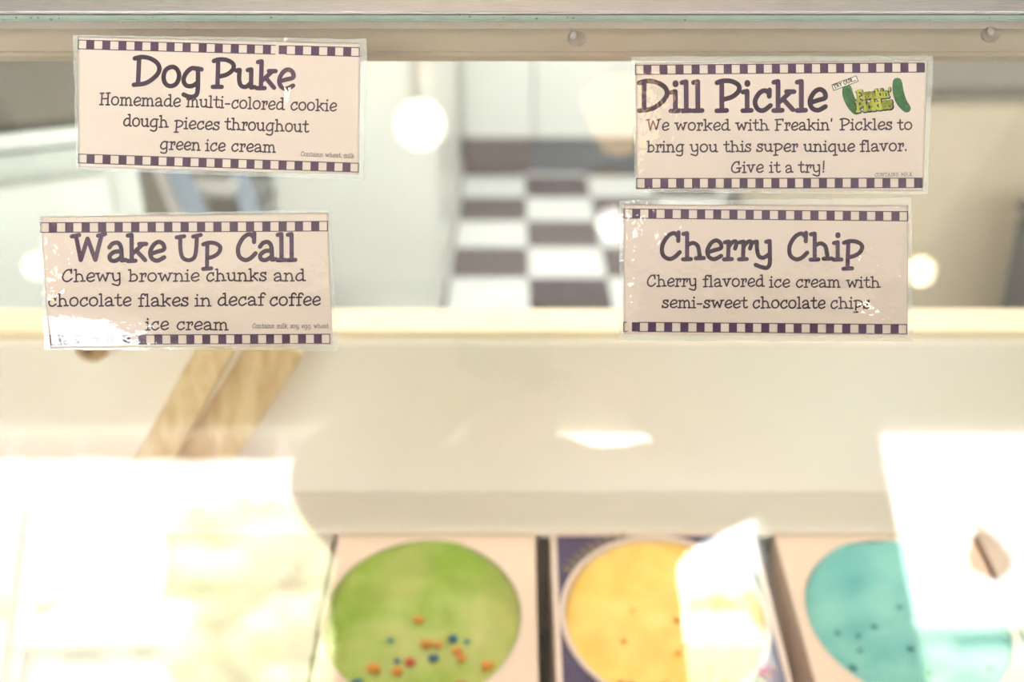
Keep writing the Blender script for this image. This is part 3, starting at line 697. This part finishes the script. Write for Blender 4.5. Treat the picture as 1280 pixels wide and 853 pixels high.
def band(t, cx, r):
    rd = random.Random(2)
    for k in range(9):
        a = math.radians(148 - k*5.2); R0 = r+.010
        x, y = cx+R0*math.cos(a), R0*math.sin(a)
        if abs(x) < .125 and abs(y) < .125:
            t.stroke([(x, y), (x+.010*math.cos(a), y+.010*math.sin(a))], .0014, 6)
            t.stroke([(x, y), (x+.004*math.cos(a-1.4), y+.004*math.sin(a-1.4))], .0012, 6)
    for k in range(8):
        a = math.radians(-32 - k*5.2); R0 = r+.010
        x, y = cx+R0*math.cos(a), R0*math.sin(a)
        t.stroke([(x, y), (x+.010*math.cos(a), y+.010*math.sin(a))], .0014, 6)
tub('ice_cream_tub', 'purple-topped carton of yellow ice cream, middle one of the row', .184, .0, .1335, 'carton_edge', 'carton_edge', 'yellow_ice', 'yellow_liner', yb_, ['chip'], 11, band=band, rim=True)
tb_ = [(rr.uniform(-.085, .085), rr.uniform(-.085, .05), rr.uniform(.003, .0055), 'd_teal') for _ in range(9)]
tub('ice_cream_tub', 'cream carton of smooth teal ice cream beside the yellow one', .472, .004, .1285, 'carton', 'carton_edge', 'teal_ice', 'teal_liner', tb_, ['chip'], 17)

# pine boards leaning inside the case by its end, and a turned knob
b1 = None
def board(label, pb, pt, wd, knots=(), y0=1.0, y1=1.06):
    a = V(*pb, y0); b = V(*pt, y1)
    d = (b-a); L = d.length; d.normalize(); nrm = Vector((0, -1, .2)); sx = d.cross(nrm).normalized(); nn = sx.cross(d).normalized()
    root = thing('pine_board', label, 'board', a, 'pine boards in the case')
    mtx = Matrix((( sx.x, nn.x, d.x, 0), (sx.y, nn.y, d.y, 0), (sx.z, nn.z, d.z, 0), (0, 0, 0, 1)))
    box('plank', -wd/2, wd/2, -.009, .009, -.05, L, M['pine'], root, bev=.002, mtx=mtx)
    for (u, v, r) in knots:
        bm = bmesh.new(); tube_into(bm, mtx @ Vector((u, -.0095 if nn.y > 0 else .0095, v)), mtx @ Vector((u, .0, v)), r, n=14); frombm('knot', bm, M['knot'], root)
    return root
board('pine board with dark knot, leaning against the cream back panel', (246, 590), (352, 425), .062, [(.008, .22, .008)])
board('plain narrow pine board leaning beside the knotted one', (186, 590), (276, 425), .040, (), .95, 1.02)
kn = V(103, 447, 1.06)
k = thing('wooden_knob', 'round turned wooden knob on the cream back panel under a label', 'knob', (kn.x, 1.1115, kn.z))
lathe('knob_head', [(.0, -.034), (.012, -.034), (.019, -.028), (.021, -.018), (.015, -.009), (.008, -.005), (.008, 0), (0, 0)], M['wood'], k, mtx=Matrix.Rotation(-PI/2, 4, 'X'))
tube('screw_cap', (0, -.0342, 0), (0, -.0356, 0), .006, M['knot'], k)
k.children[0].rotation_euler = (0, 0, 0)

# ================================================================== KITCHEN BEHIND
def cabinet_unit(name, label, x0, x1, y0, y1, z1, m_body, m_kick, kick, nd, cat='cabinet', group=None, top=None):
    root = thing(name, label, cat, ((x0+x1)/2, (y0+y1)/2, 0), group)
    w2, d2 = (x1-x0)/2, (y1-y0)/2
    box('kickboard', -w2, w2, -d2, d2-.02, .002, kick, M[m_kick], root)
    box('carcass', -w2, w2, -d2+.02, d2, kick, z1, M[m_body], root, bev=.002)
    dw = 2*w2/nd
    for i in range(nd):
        dr = box('door', -w2+i*dw+.003, -w2+(i+1)*dw-.003, -d2, -d2+.019, kick+.004, z1-.02, M[m_body], root, bev=.003)
        hx = -w2+(i+1)*dw-.05 if i % 2 == 0 else -w2+i*dw+.05
        tube('handle', (hx, -d2-.025, z1-.20), (hx, -d2-.025, z1-.08), .005, M['alu'], dr)
    if top: box('worktop', -w2, w2, -d2-.02, d2, z1, z1+.035, M[top], root, bev=.004)
    return root
cabinet_unit('base_cabinet', 'white kitchen base cabinet on a plum-brown kickboard', -.245, .103, 4.80, 5.38, .88, 'white', 'kick_a', .178, 1, group='white base cabinets', top='white')
cabinet_unit('base_cabinet', 'white kitchen base cabinet on a slate-grey kickboard', .107, 1.35, 4.80, 5.38, .88, 'white', 'kick_b', .178, 3, group='white base cabinets', top='white')
cabinet_unit('low_cupboard', 'tan laminate cupboard with dark worktop beside the grey bin', 1.02, 2.7, 3.0, 4.45, .84, 'tan_cab', 'kick_a', .08, 1, cat='cupboard', top='dark_top')
# tall white refrigerator whose side bounds the tiles
fr = thing('refrigerator', 'tall white upright refrigerator standing beside the checkered tiles', 'refrigerator', (-.525, 3.86, 0))
box('body', -.275, .275, -.62, .86, .012, 1.95, M['white'], fr, bev=.012)
d1 = box('door', -.272, .272, -.69, -.625, .02, 1.30, M['white'], fr, bev=.012)
tube('handle', (.22, -.73, .8), (.22, -.73, 1.2), .012, M['alu'], d1)
d2_ = box('door', -.272, .272, -.69, -.625, 1.32, 1.94, M['white'], fr, bev=.012)
tube('handle', (.22, -.73, 1.4), (.22, -.73, 1.7), .012, M['alu'], d2_)
for sx in (-.22, .22):
    for sy in (-.56, .78): tube('foot', (sx, sy, .002), (sx, sy, .014), .02, M['bin'], fr)
# grey bin
bn = thing('waste_bin', 'dark grey plastic waste bin in front of the tan cupboard', 'bin', (1.69, 2.62, 0))
bm = bmesh.new(); box_into(bm, -.2, .2, -.16, .16, .002, .56)
for v in bm.verts:
    if v.co.z < .1: v.co.x *= .9; v.co.y *= .9
frombm('body', bm, M['bin'], bn, bev=.02); box('lid', -.21, .21, -.17, .17, .56, .60, M['bin'], bn, bev=.015)
# white chest with a rounded lid at the near left, gaskets under the lid
ch = thing('chest_freezer', 'white chest freezer with drab lid and dark seal lines', 'freezer', (-1.225, 1.95, 0))
ch.rotation_euler = (0, 0, math.radians(24))
bm = bmesh.new(); box_into(bm, -.42, .42, -.30, .30, .05, 1.045); frombm('body', bm, M['white'], ch, bev=.06, seg=5)
box('seal', -.405, .405, -.285, .285, 1.045, 1.053, M['rubber'], ch)
bm = bmesh.new(); box_into(bm, -.42, .42, -.30, .30, 1.053, 1.083); frombm('lid_rim', bm, M['white'], ch, bev=.008)
box('seal', -.405, .405, -.285, .285, 1.083, 1.09, M['rubber'], ch)
bm = bmesh.new(); box_into(bm, -.41, .41, -.29, .29, 1.09, 1.104); frombm('lid', bm, M['lid'], ch, bev=.006, seg=2)
for sx in (-.36, .36):
    for sy in (-.24, .24): tube('foot', (sx, sy, .002), (sx, sy, .06), .025, M['bin'], ch)
# grey-green tall cupboard behind the freezer
cabinet_unit('tall_cupboard', 'tall drab grey-brown cupboard rising behind the white freezer', -2.4, -1.12, 3.5, 4.1, 2.2, 'drab', 'kick_a', .08, 2, cat='cupboard')
# step ladder
ld = thing('step_ladder', 'blue-grey folding step ladder between the freezer and the refrigerator', 'ladder', (0, 0, 0))
def bar(name, p, q, wx, wy, m, parent):
    p, q = Vector(p), Vector(q); d = (q-p); L = d.length; d.normalize(); s = Vector((1, 0, 0)) if abs(d.x) < .8 else Vector((0, 1, 0))
    n_ = d.cross(s).normalized(); s = n_.cross(d).normalized()
    mt = Matrix(((s.x, n_.x, d.x, p.x), (s.y, n_.y, d.y, p.y), (s.z, n_.z, d.z, p.z), (0, 0, 0, 1)))
    return box(name, -wx/2, wx/2, -wy/2, wy/2, 0, L, m, parent, bev=.003, mtx=mt)
ly = 2.55
A1 = V(158, 90, ly); A1b = V(164, 300, ly)
def down(p, q):                     # extend a line seen in the photo to the floor
    t = (.004-p.z)/(q.z-p.z); return p + (q-p)*t
bar('rail', down(A1, A1b), A1 + (A1-A1b)*.2, .062, .03, M['blue_grey'], ld)
B1 = V(212, 190, ly+.05); B1b = V(250, 280, ly-.15)
bar('rail', down(B1, B1b), B1 + (B1-B1b)*.6, .06, .03, M['blue_grey'], ld)
B2 = V(190, 190, ly+.07); B2b = V(226, 280, ly-.13)
bar('brace', down(B2, B2b), B2 + (B2-B2b)*.5, .026, .02, M['alu'], ld)
B3 = V(290, 190, ly+.1); B3b = V(318, 280, ly-.1)
bar('rail', down(B3, B3b), B3 + (B3-B3b)*.7, .05, .03, M['blue_grey'], ld)
for k_ in range(1, 5):
    z = .24*k_
    pa = down(B1, B1b); pb = B1; t = (z-pa.z)/(pb.z-pa.z); a = pa+(pb-pa)*t
    pc = down(B3, B3b); t = (z-pc.z)/(B3.z-pc.z); b = pc+(B3-pc)*t
    box('tread', min(a.x, b.x), max(a.x, b.x), (a.y+b.y)/2-.04, (a.y+b.y)/2+.04, z-.012, z+.012, M['alu'], ld, bev=.002)

# ================================================================== LAMPS IN THE HALL (mirrored in the pane)
def pendant(label, px, py, dia, key, z=2.80):
    r = ray(px, py); r = r - 2*r.dot(AX)*AX; t = (z-CM.z)/r.z; p = CM + r*t
    root = thing('pendant_lamp', label, 'lamp', (p.x, p.y, H), 'globe lamps under the hall ceiling')
    lathe('ceiling_rose', [(0, 0), (.05, 0), (.045, -.015), (.01, -.025), (0, -.025)], M['brass'], root)
    tube('stem', (0, 0, -.02), (0, 0, p.z-H+dia/2+.01), .003, M['white_trim'], root)
    lathe('socket', [(0, .03), (.02, .03), (.024, .0), (0, .0)], M['brass'], root, loc=(0, 0, p.z-H+dia/2-.004))
    bm = bmesh.new(); bmesh.ops.create_uvsphere(bm, u_segments=32, v_segments=20, radius=dia/2)
    bmesh.ops.translate(bm, verts=bm.verts, vec=(0, 0, p.z-H)); frombm('globe', bm, M[key], root, smooth=True)
    return root
pendant('large warm glowing globe lamp mirrored between the upper labels', 525, 155, .135, 'globe')
pendant('small warm globe lamp mirrored at the edge of Wake Up Call', 46, 333, .085, 'globe')
pendant('small warm globe lamp mirrored at the edge of Cherry Chip', 1150, 339, .10, 'globe')
pendant('white globe lamp mirrored just above the Cherry Chip corner', 766, 278, .10, 'globe_dim')
r = ray(776, 150); r = r - 2*r.dot(AX)*AX; t = (2.72-CM.z)/r.z; p = CM + r*t
am = thing('bowl_lamp', 'dim amber glass bowl lamp hanging near the white globe', 'lamp', (p.x, p.y, H))
lathe('bowl', [(.0, -.07), (.06, -.07), (.075, -.03), (.1, .07), (.097, .07), (.07, -.025), (.0, -.06)], M['amber'], am, loc=(0, 0, p.z-H))
tube('stem', (0, 0, 0), (0, 0, p.z-H-.06), .005, M['brass'], am)

# ================================================================== THE PHOTOGRAPHER (mirrored in the pane)
per = thing('person', 'person in loose oatmeal top holding a camera to the eye, one elbow raised', 'person', (0, -.27, 0))
def skinmesh(name, verts, edges, m, parent, root_i=0, sub=2):
    me = bpy.data.meshes.new(name); me.from_pydata([v[:3] for v in verts], edges, []); me.update()
    o = link(name, me, m, parent)
    md = o.modifiers.new('skin', 'SKIN'); md.use_smooth_shade = True
    for i, v in enumerate(verts):
        r = v[3]; me.skin_vertices[0].data[i].radius = r if isinstance(r, tuple) else (r, r)
    me.skin_vertices[0].data[root_i].use_root = True
    s = o.modifiers.new('sub', 'SUBSURF'); s.levels = sub; s.render_levels = sub
    return o
RE = (.43, .05, 1.505); LE = (-.30, .10, 1.47)     # elbows (Y relative to the person)
RW = (.105, .18, 1.585); LW = (-.085, .17, 1.53)    # wrists at the camera
bv = [(0,0,.95,(.15,.11)), (0,.0,1.12,(.14,.10)), (0,.01,1.28,(.16,.11)), (0,.01,1.39,(.12,.09)), (0,.015,1.47,(.055,.058)), (0,.03,1.53,(.056,.06)),
      (0,.06,1.60,(.074,.088)), (0,.055,1.68,(.078,.095)), (0,.045,1.745,(.05,.062)),
      (.17,.0,1.425,(.058,.058)), RE+((.042,.042),), RW+((.028,.024),), (-.17,.0,1.425,(.058,.058)), LE+((.042,.042),), LW+((.028,.024),),
      (.09,0,.88,(.085,.085)), (.10,.01,.48,(.055,.055)), (.10,-.02,.10,(.038,.038)), (.11,.10,.04,(.038,.03)),
      (-.09,0,.88,(.085,.085)), (-.10,.01,.48,(.055,.055)), (-.10,-.02,.10,(.038,.038)), (-.11,.10,.04,(.038,.03)),
      (.078,.215,1.60,(.030,.018)), (-.07,.205,1.56,(.030,.018))]
be = [(0,1),(1,2),(2,3),(3,4),(4,5),(5,6),(6,7),(7,8),(3,9),(9,10),(10,11),(3,12),(12,13),(13,14),(0,15),(15,16),(16,17),(17,18),(0,19),(19,20),(20,21),(21,22),(11,23),(14,24)]
# fingers: each its own chain out of the palm, bent round the camera body
def fing(base, pts, r):
    i0 = base
    for k, p in enumerate(pts):
        bv.append(p + ((r*(1-.08*k),)*2,)); be.append((i0, len(bv)-1)); i0 = len(bv)-1
for k in range(4):
    z = 1.622 - k*.019
    fing(23, [(.088, .232, z), (.086-.002*k, .250, z+.002), (.066-.003*k, .262, z), (.052, .258, z-.003)], .0085)
fing(23, [(.070, .200, 1.575), (.062, .205, 1.555), (.048, .212, 1.547)], .0095)
for k in range(4):
    x = -.075 + k*.021
    fing(24, [(x, .212, 1.543), (x+.008, .232, 1.538), (x+.014, .245, 1.545), (x+.016, .250, 1.556)], .0085)
fing(24, [(-.086, .215, 1.572), (-.088, .232, 1.588), (-.078, .245, 1.6)], .0095)
skinmesh('body', bv, be, M['skin'], per)
sv = [(0,0,.88,(.28,.16)), (0,.0,1.08,(.285,.16)), (0,.01,1.24,(.275,.16)), (0,.01,1.375,(.20,.13)), (0,.012,1.45,(.10,.09)),
      (.20,.0,1.455,(.115,.10)), (RE[0]+.01, RE[1], RE[2],(.075,.075)), (.16,.155,1.575,(.045,.045)), (-.225,.0,1.455,(.11,.10)), (LE[0]-.01,LE[1],LE[2],(.080,.08)), (-.125,.155,1.50,(.044,.044))]
skinmesh('top', sv, [(0,1),(1,2),(2,3),(3,4),(3,5),(5,6),(6,7),(3,8),(8,9),(9,10)], M['shirt'], per)
tv = [(0,0,1.06,(.15,.11)), (0,0,.96,(.145,.11)), (.10,0,.80,(.088,.09)), (.105,.01,.48,(.072,.075)), (.10,-.02,.09,(.062,.068)), (-.10,0,.80,(.088,.09)), (-.105,.01,.48,(.072,.075)), (-.10,-.02,.09,(.062,.068))]
skinmesh('trousers', tv, [(0,1),(1,2),(2,3),(3,4),(1,5),(5,6),(6,7)], M['jeans'], per)
for sx in (-1, 1):
    bm = bmesh.new(); box_into(bm, sx*.105-.045, sx*.105+.045, -.07, .18, .002, .085)
    for v in bm.verts:
        if v.co.z > .05 and v.co.y > .1: v.co.z = .045
    frombm('shoe', bm, M['sole'], per, bev=.018, seg=3)
blob('hair', (0, .015, 1.70), .105, M['hair'], per, sub=4, amp=.12, freq=5, sc=(.93, 1.0, .98))
blob('hair', (0, -.055, 1.59), .07, M['hair'], per, sub=3, amp=.15, freq=5, sc=(1.1, .6, 1.6))
for sx in (-1, 1):
    blob('eyeball', (sx*.032, .138, 1.655), .0125, M['eye'], per, sub=2, amp=0)
    blob('ear', (sx*.080, .045, 1.64), .028, M['skin'], per, sub=3, amp=.15, sc=(.35, .6, 1))
blob('nose', (0, .158, 1.625), .016, M['skin'], per, sub=3, amp=0, sc=(.8, 1, 1.4))
blob('mouth', (0, .142, 1.582), .024, M['mouth'], per, sub=3, amp=0, sc=(1, .35, .3))

cmr = thing('camera', 'black digital camera with lens held at eye height by the person', 'camera', (0, -.055, 1.6))
bm = bmesh.new(); box_into(bm, -.068, .068, -.025, .005, -.045, .04); frombm('camera_body', bm, M['black'], cmr, bev=.008, seg=3)
bm = bmesh.new(); box_into(bm, -.02, .02, -.03, .005, .038, .062); frombm('viewfinder_hump', bm, M['black'], cmr, bev=.008, seg=3)
tube('lens_barrel', (0, .003, 0), (0, .047, 0), .034, M['black'], cmr, n=32)
tube('lens_glass', (0, .044, 0), (0, .0485, 0), .026, M['lens'], cmr, n=32)

# ================================================================== OUTDOORS (mirrored in the pane)
gr = struct(box('ground', -70, 70, -110, YF-.2, -.3, -.1, M['grass']))
struct(box('pavement', -30, 30, -9, YF-.21, -.1, -.06, M['concrete']))
def tree(label, p, r, h_base, key, n=26, sc=1.2, grp='trees across the street'):
    root = thing('tree', label, 'tree', (p.x, p.y, -.1), grp)
    tube('trunk', (0, 0, 0), (0, 0, p.z+.1), r*.09, M['bark'], root, r1=r*.05)
    bm = bmesh.new(); rd = random.Random(label)
    for i in range(n):
        a, b = rd.uniform(0, 2*PI), math.acos(rd.uniform(-1, 1)); q = r*rd.uniform(.45, .85)
        c = Vector((q*math.sin(b)*math.cos(a), q*math.sin(b)*math.sin(a), q*math.cos(b)*sc + p.z+.1))
        k0 = len(bm.verts); res = bmesh.ops.create_icosphere(bm, subdivisions=3, radius=r*rd.uniform(.22, .36))
        for v in res['verts']: v.co = v.co*(1+.35*noise.noise(v.co*(3.5/r)+c)) + c
    frombm('crown', bm, M[key], root)
    return root
tree('big sunlit yellow-green tree rising over the white house', R(322, 745, -20), 2.1, 0, 'tree', 34, 1.35)
tree('smaller olive tree close to the sunlit one', R(385, 815, -18), 1.1, 0, 'tree', 20, 1.3)
tree('dark rounded tree at the far end of the white house', R(-6, 742, -30), 1.0, 0, 'hedge', 20, 1.0)
tree('low leafy tree above the tan-fronted house', R(890, 762, -46), 1.5, 0, 'tree_far', 22, .6)
tree('broad tree standing beside the low leafy one', R(965, 762, -41), 2.0, 0, 'tree_far', 22, .55)
# roof-line trees
for i, (px, py, rr2) in enumerate(((70, 760, 1.1), (140, 762, 1.0), (200, 758, 1.1), (258, 752, 1.2))):
    tree(['round tree behind the roof nearest the white pole', 'low tree behind the middle of the pale roof', 'bushy tree behind the pale roof', 'tallest tree of those behind the roof end'][i], R(px, py, -44), rr2, 0, 'tree_far', 14, .7)

def house(label, px0, px1, py_eave, py_ridge, y, wins, mroof='roof', door=None):
    a = R(px0, py_eave, y); b = R(px1, py_eave, y); rg = R((px0+px1)/2, py_ridge, y-3)
    cx = (a.x+b.x)/2; w2 = abs(b.x-a.x)/2; ze = a.z+.1; zr = rg.z+.1
    root = thing('house', label, 'house', (cx, y-3, -.1), 'houses across the street')
    box('wall', -w2+.3, w2-.3, -2.9, 3, 0, ze, M['house'], root)
    bm = bmesh.new(); prof = [(3.4, ze-.05), (0, zr), (-3.4, ze-.05), (-3.4, ze-.2), (3.4, ze-.2)]
    A = [bm.verts.new((-w2, y_, z)) for y_, z in prof]; B_ = [bm.verts.new((w2, y_, z)) for y_, z in prof]
    bm.faces.new(A); bm.faces.new(B_[::-1])
    for i in range(5): bm.faces.new((A[i], B_[i], B_[(i+1)%5], A[(i+1)%5]))
    frombm('roof', bm, M[mroof], root)
    for (wx0, wx1, wy0, wy1) in wins:
        p, q = R(wx0, wy1, y), R(wx1, wy0, y)
        f = box('window', p.x-cx-.08, q.x-cx+.08, 2.98, 3.05, p.z+.1-.08, q.z+.1+.08, M['white_trim'], root)
        box('pane', p.x-cx, q.x-cx, 3.04, 3.07, p.z+.1, q.z+.1, M['hglass'], f)
    return root
house('long white house with pale roof and three windows', 18, 232, 800, 752, -26, [(18, 46, 813, 860), (76, 132, 816, 830), (166, 192, 810, 824)])
house('pale-roofed house with tan front behind the arm gap', 835, 960, 805, 765, -30, [(862, 880, 825, 845)], 'roof')
hb = R(855, 806, -26.4); hc = R(955, 832, -26.4)
tf = tag(box('fence', hb.x, hc.x, -26.6, -26.4, -.1, hb.z, M['roof_tan']), 'tall tan board fence before the pale-roofed house', 'fence')
house('wide white house behind the green hedge', 1150, 1420, 782, 762, -28, [(1192, 1268, 795, 812)])
# hedge and flowers
def hedge(label, px0, px1, py, y, key):
    a, b = R(px0, py, y), R(px1, py, y)
    root = thing('hedge', label, 'hedge', ((a.x+b.x)/2, y, -.1)); w2 = abs(b.x-a.x)/2
    bm = bmesh.new(); box_into(bm, -w2, w2, -.5, .5, 0, a.z+.1)
    bmesh.ops.subdivide_edges(bm, edges=bm.edges[:], cuts=14, use_grid_fill=True)
    for v in bm.verts: v.co += Vector((noise.noise(v.co*2), noise.noise(v.co*2+Vector((9,0,0))), noise.noise(v.co*2+Vector((0,9,0)))))*.22
    frombm('foliage', bm, M[key], root)
hedge('clipped green hedge in front of the wide white house', 1120, 1450, 826, -20, 'hedge')
fp = R(955, 836, -14)
fb = thing('flowering_bush', 'magenta flowering bush seen in the gap beside the pillar', 'bush', (fp.x, fp.y, -.1))
tube('stem', (0, 0, 0), (0, 0, fp.z), .04, M['bark'], fb)
blob('foliage', (0, 0, fp.z-.35), .42, M['hedge'], fb, sub=4, amp=.4, freq=3)
for i in range(7):
    a = i*.9; blob('blossom', (.16*math.cos(a), .12*math.sin(a)+.2, fp.z+.02+.08*math.sin(3*a)), .07, M['magenta'], fb, sub=2, amp=.3)
# cloth valance hanging outside the window
vb = R(200, 577, YF-.34).z
va = thing('valance', 'pale pink cloth valance hanging across the top of the window', 'valance', (-1.62, YF-.34, 2.76))
tube('rod', (-1.5, 0, 0), (1.5, 0, 0), .014, M['alu'], va)
for k_ in range(10):
    x0_ = -1.5 + k_*.3; n_ = 12; vs = []; fs = []
    for t_ in (0, .004):
        for zi in (0, vb-2.76):
            for i in range(n_+1): vs.append((x0_+.3*i/n_*.985, t_ + .012*math.sin(2*PI*i/n_), zi))
    q_ = n_+1
    for i in range(n_):
        fs += [(i, i+1, q_+i+1, q_+i), (2*q_+i, 3*q_+i, 3*q_+i+1, 2*q_+i+1), (i, 2*q_+i, 2*q_+i+1, i+1), (q_+i, q_+i+1, 3*q_+i+1, 3*q_+i)]
    fs += [(0, q_, 3*q_, 2*q_), (n_, 2*q_+n_, 3*q_+n_, q_+n_)]
    pydata('cloth_panel', vs, fs, M['cloth'], va, smooth=True)
# leaning white pole just outside
pa, pb_ = R(44, 540, -3.3), R(2, 870, -3.3)
d = (pa-pb_).normalized(); foot = pb_ + d*((-.06-pb_.z)/d.z)
po = tag(tube('pole', foot, pa + d*.5, .032, M['white_trim'], n=20), 'slim leaning white pole outside the window', 'pole')
# brown leaf on the window
lf = R(1236, 692, YF-.05)
lo = thing('dry_leaf', 'brown dried leaf hanging in the bright window opening', 'leaf', lf)
prof = [(.0,-.085), (.035,-.06), (.055,-.02), (.04,.02), (.01,.075), (-.005,.10), (-.03,.04), (-.05,-.01), (-.045,-.055)]
prof = [(x*1.9, z*1.35) for x, z in prof]
bm = bmesh.new(); A = [bm.verts.new((x, .002, z)) for x, z in prof]; B_ = [bm.verts.new((x, -.002, z)) for x, z in prof]
bm.faces.new(A); bm.faces.new(B_[::-1])
for i in range(len(prof)): bm.faces.new((A[i], B_[i], B_[(i+1)%len(prof)], A[(i+1)%len(prof)]))
frombm('blade', bm, M['leaf'], lo)
tube('string', (-.005, 0, .12), (-.005, 0, 2.575-lf.z), .0012, M['leaf_vein'], lo, n=8)
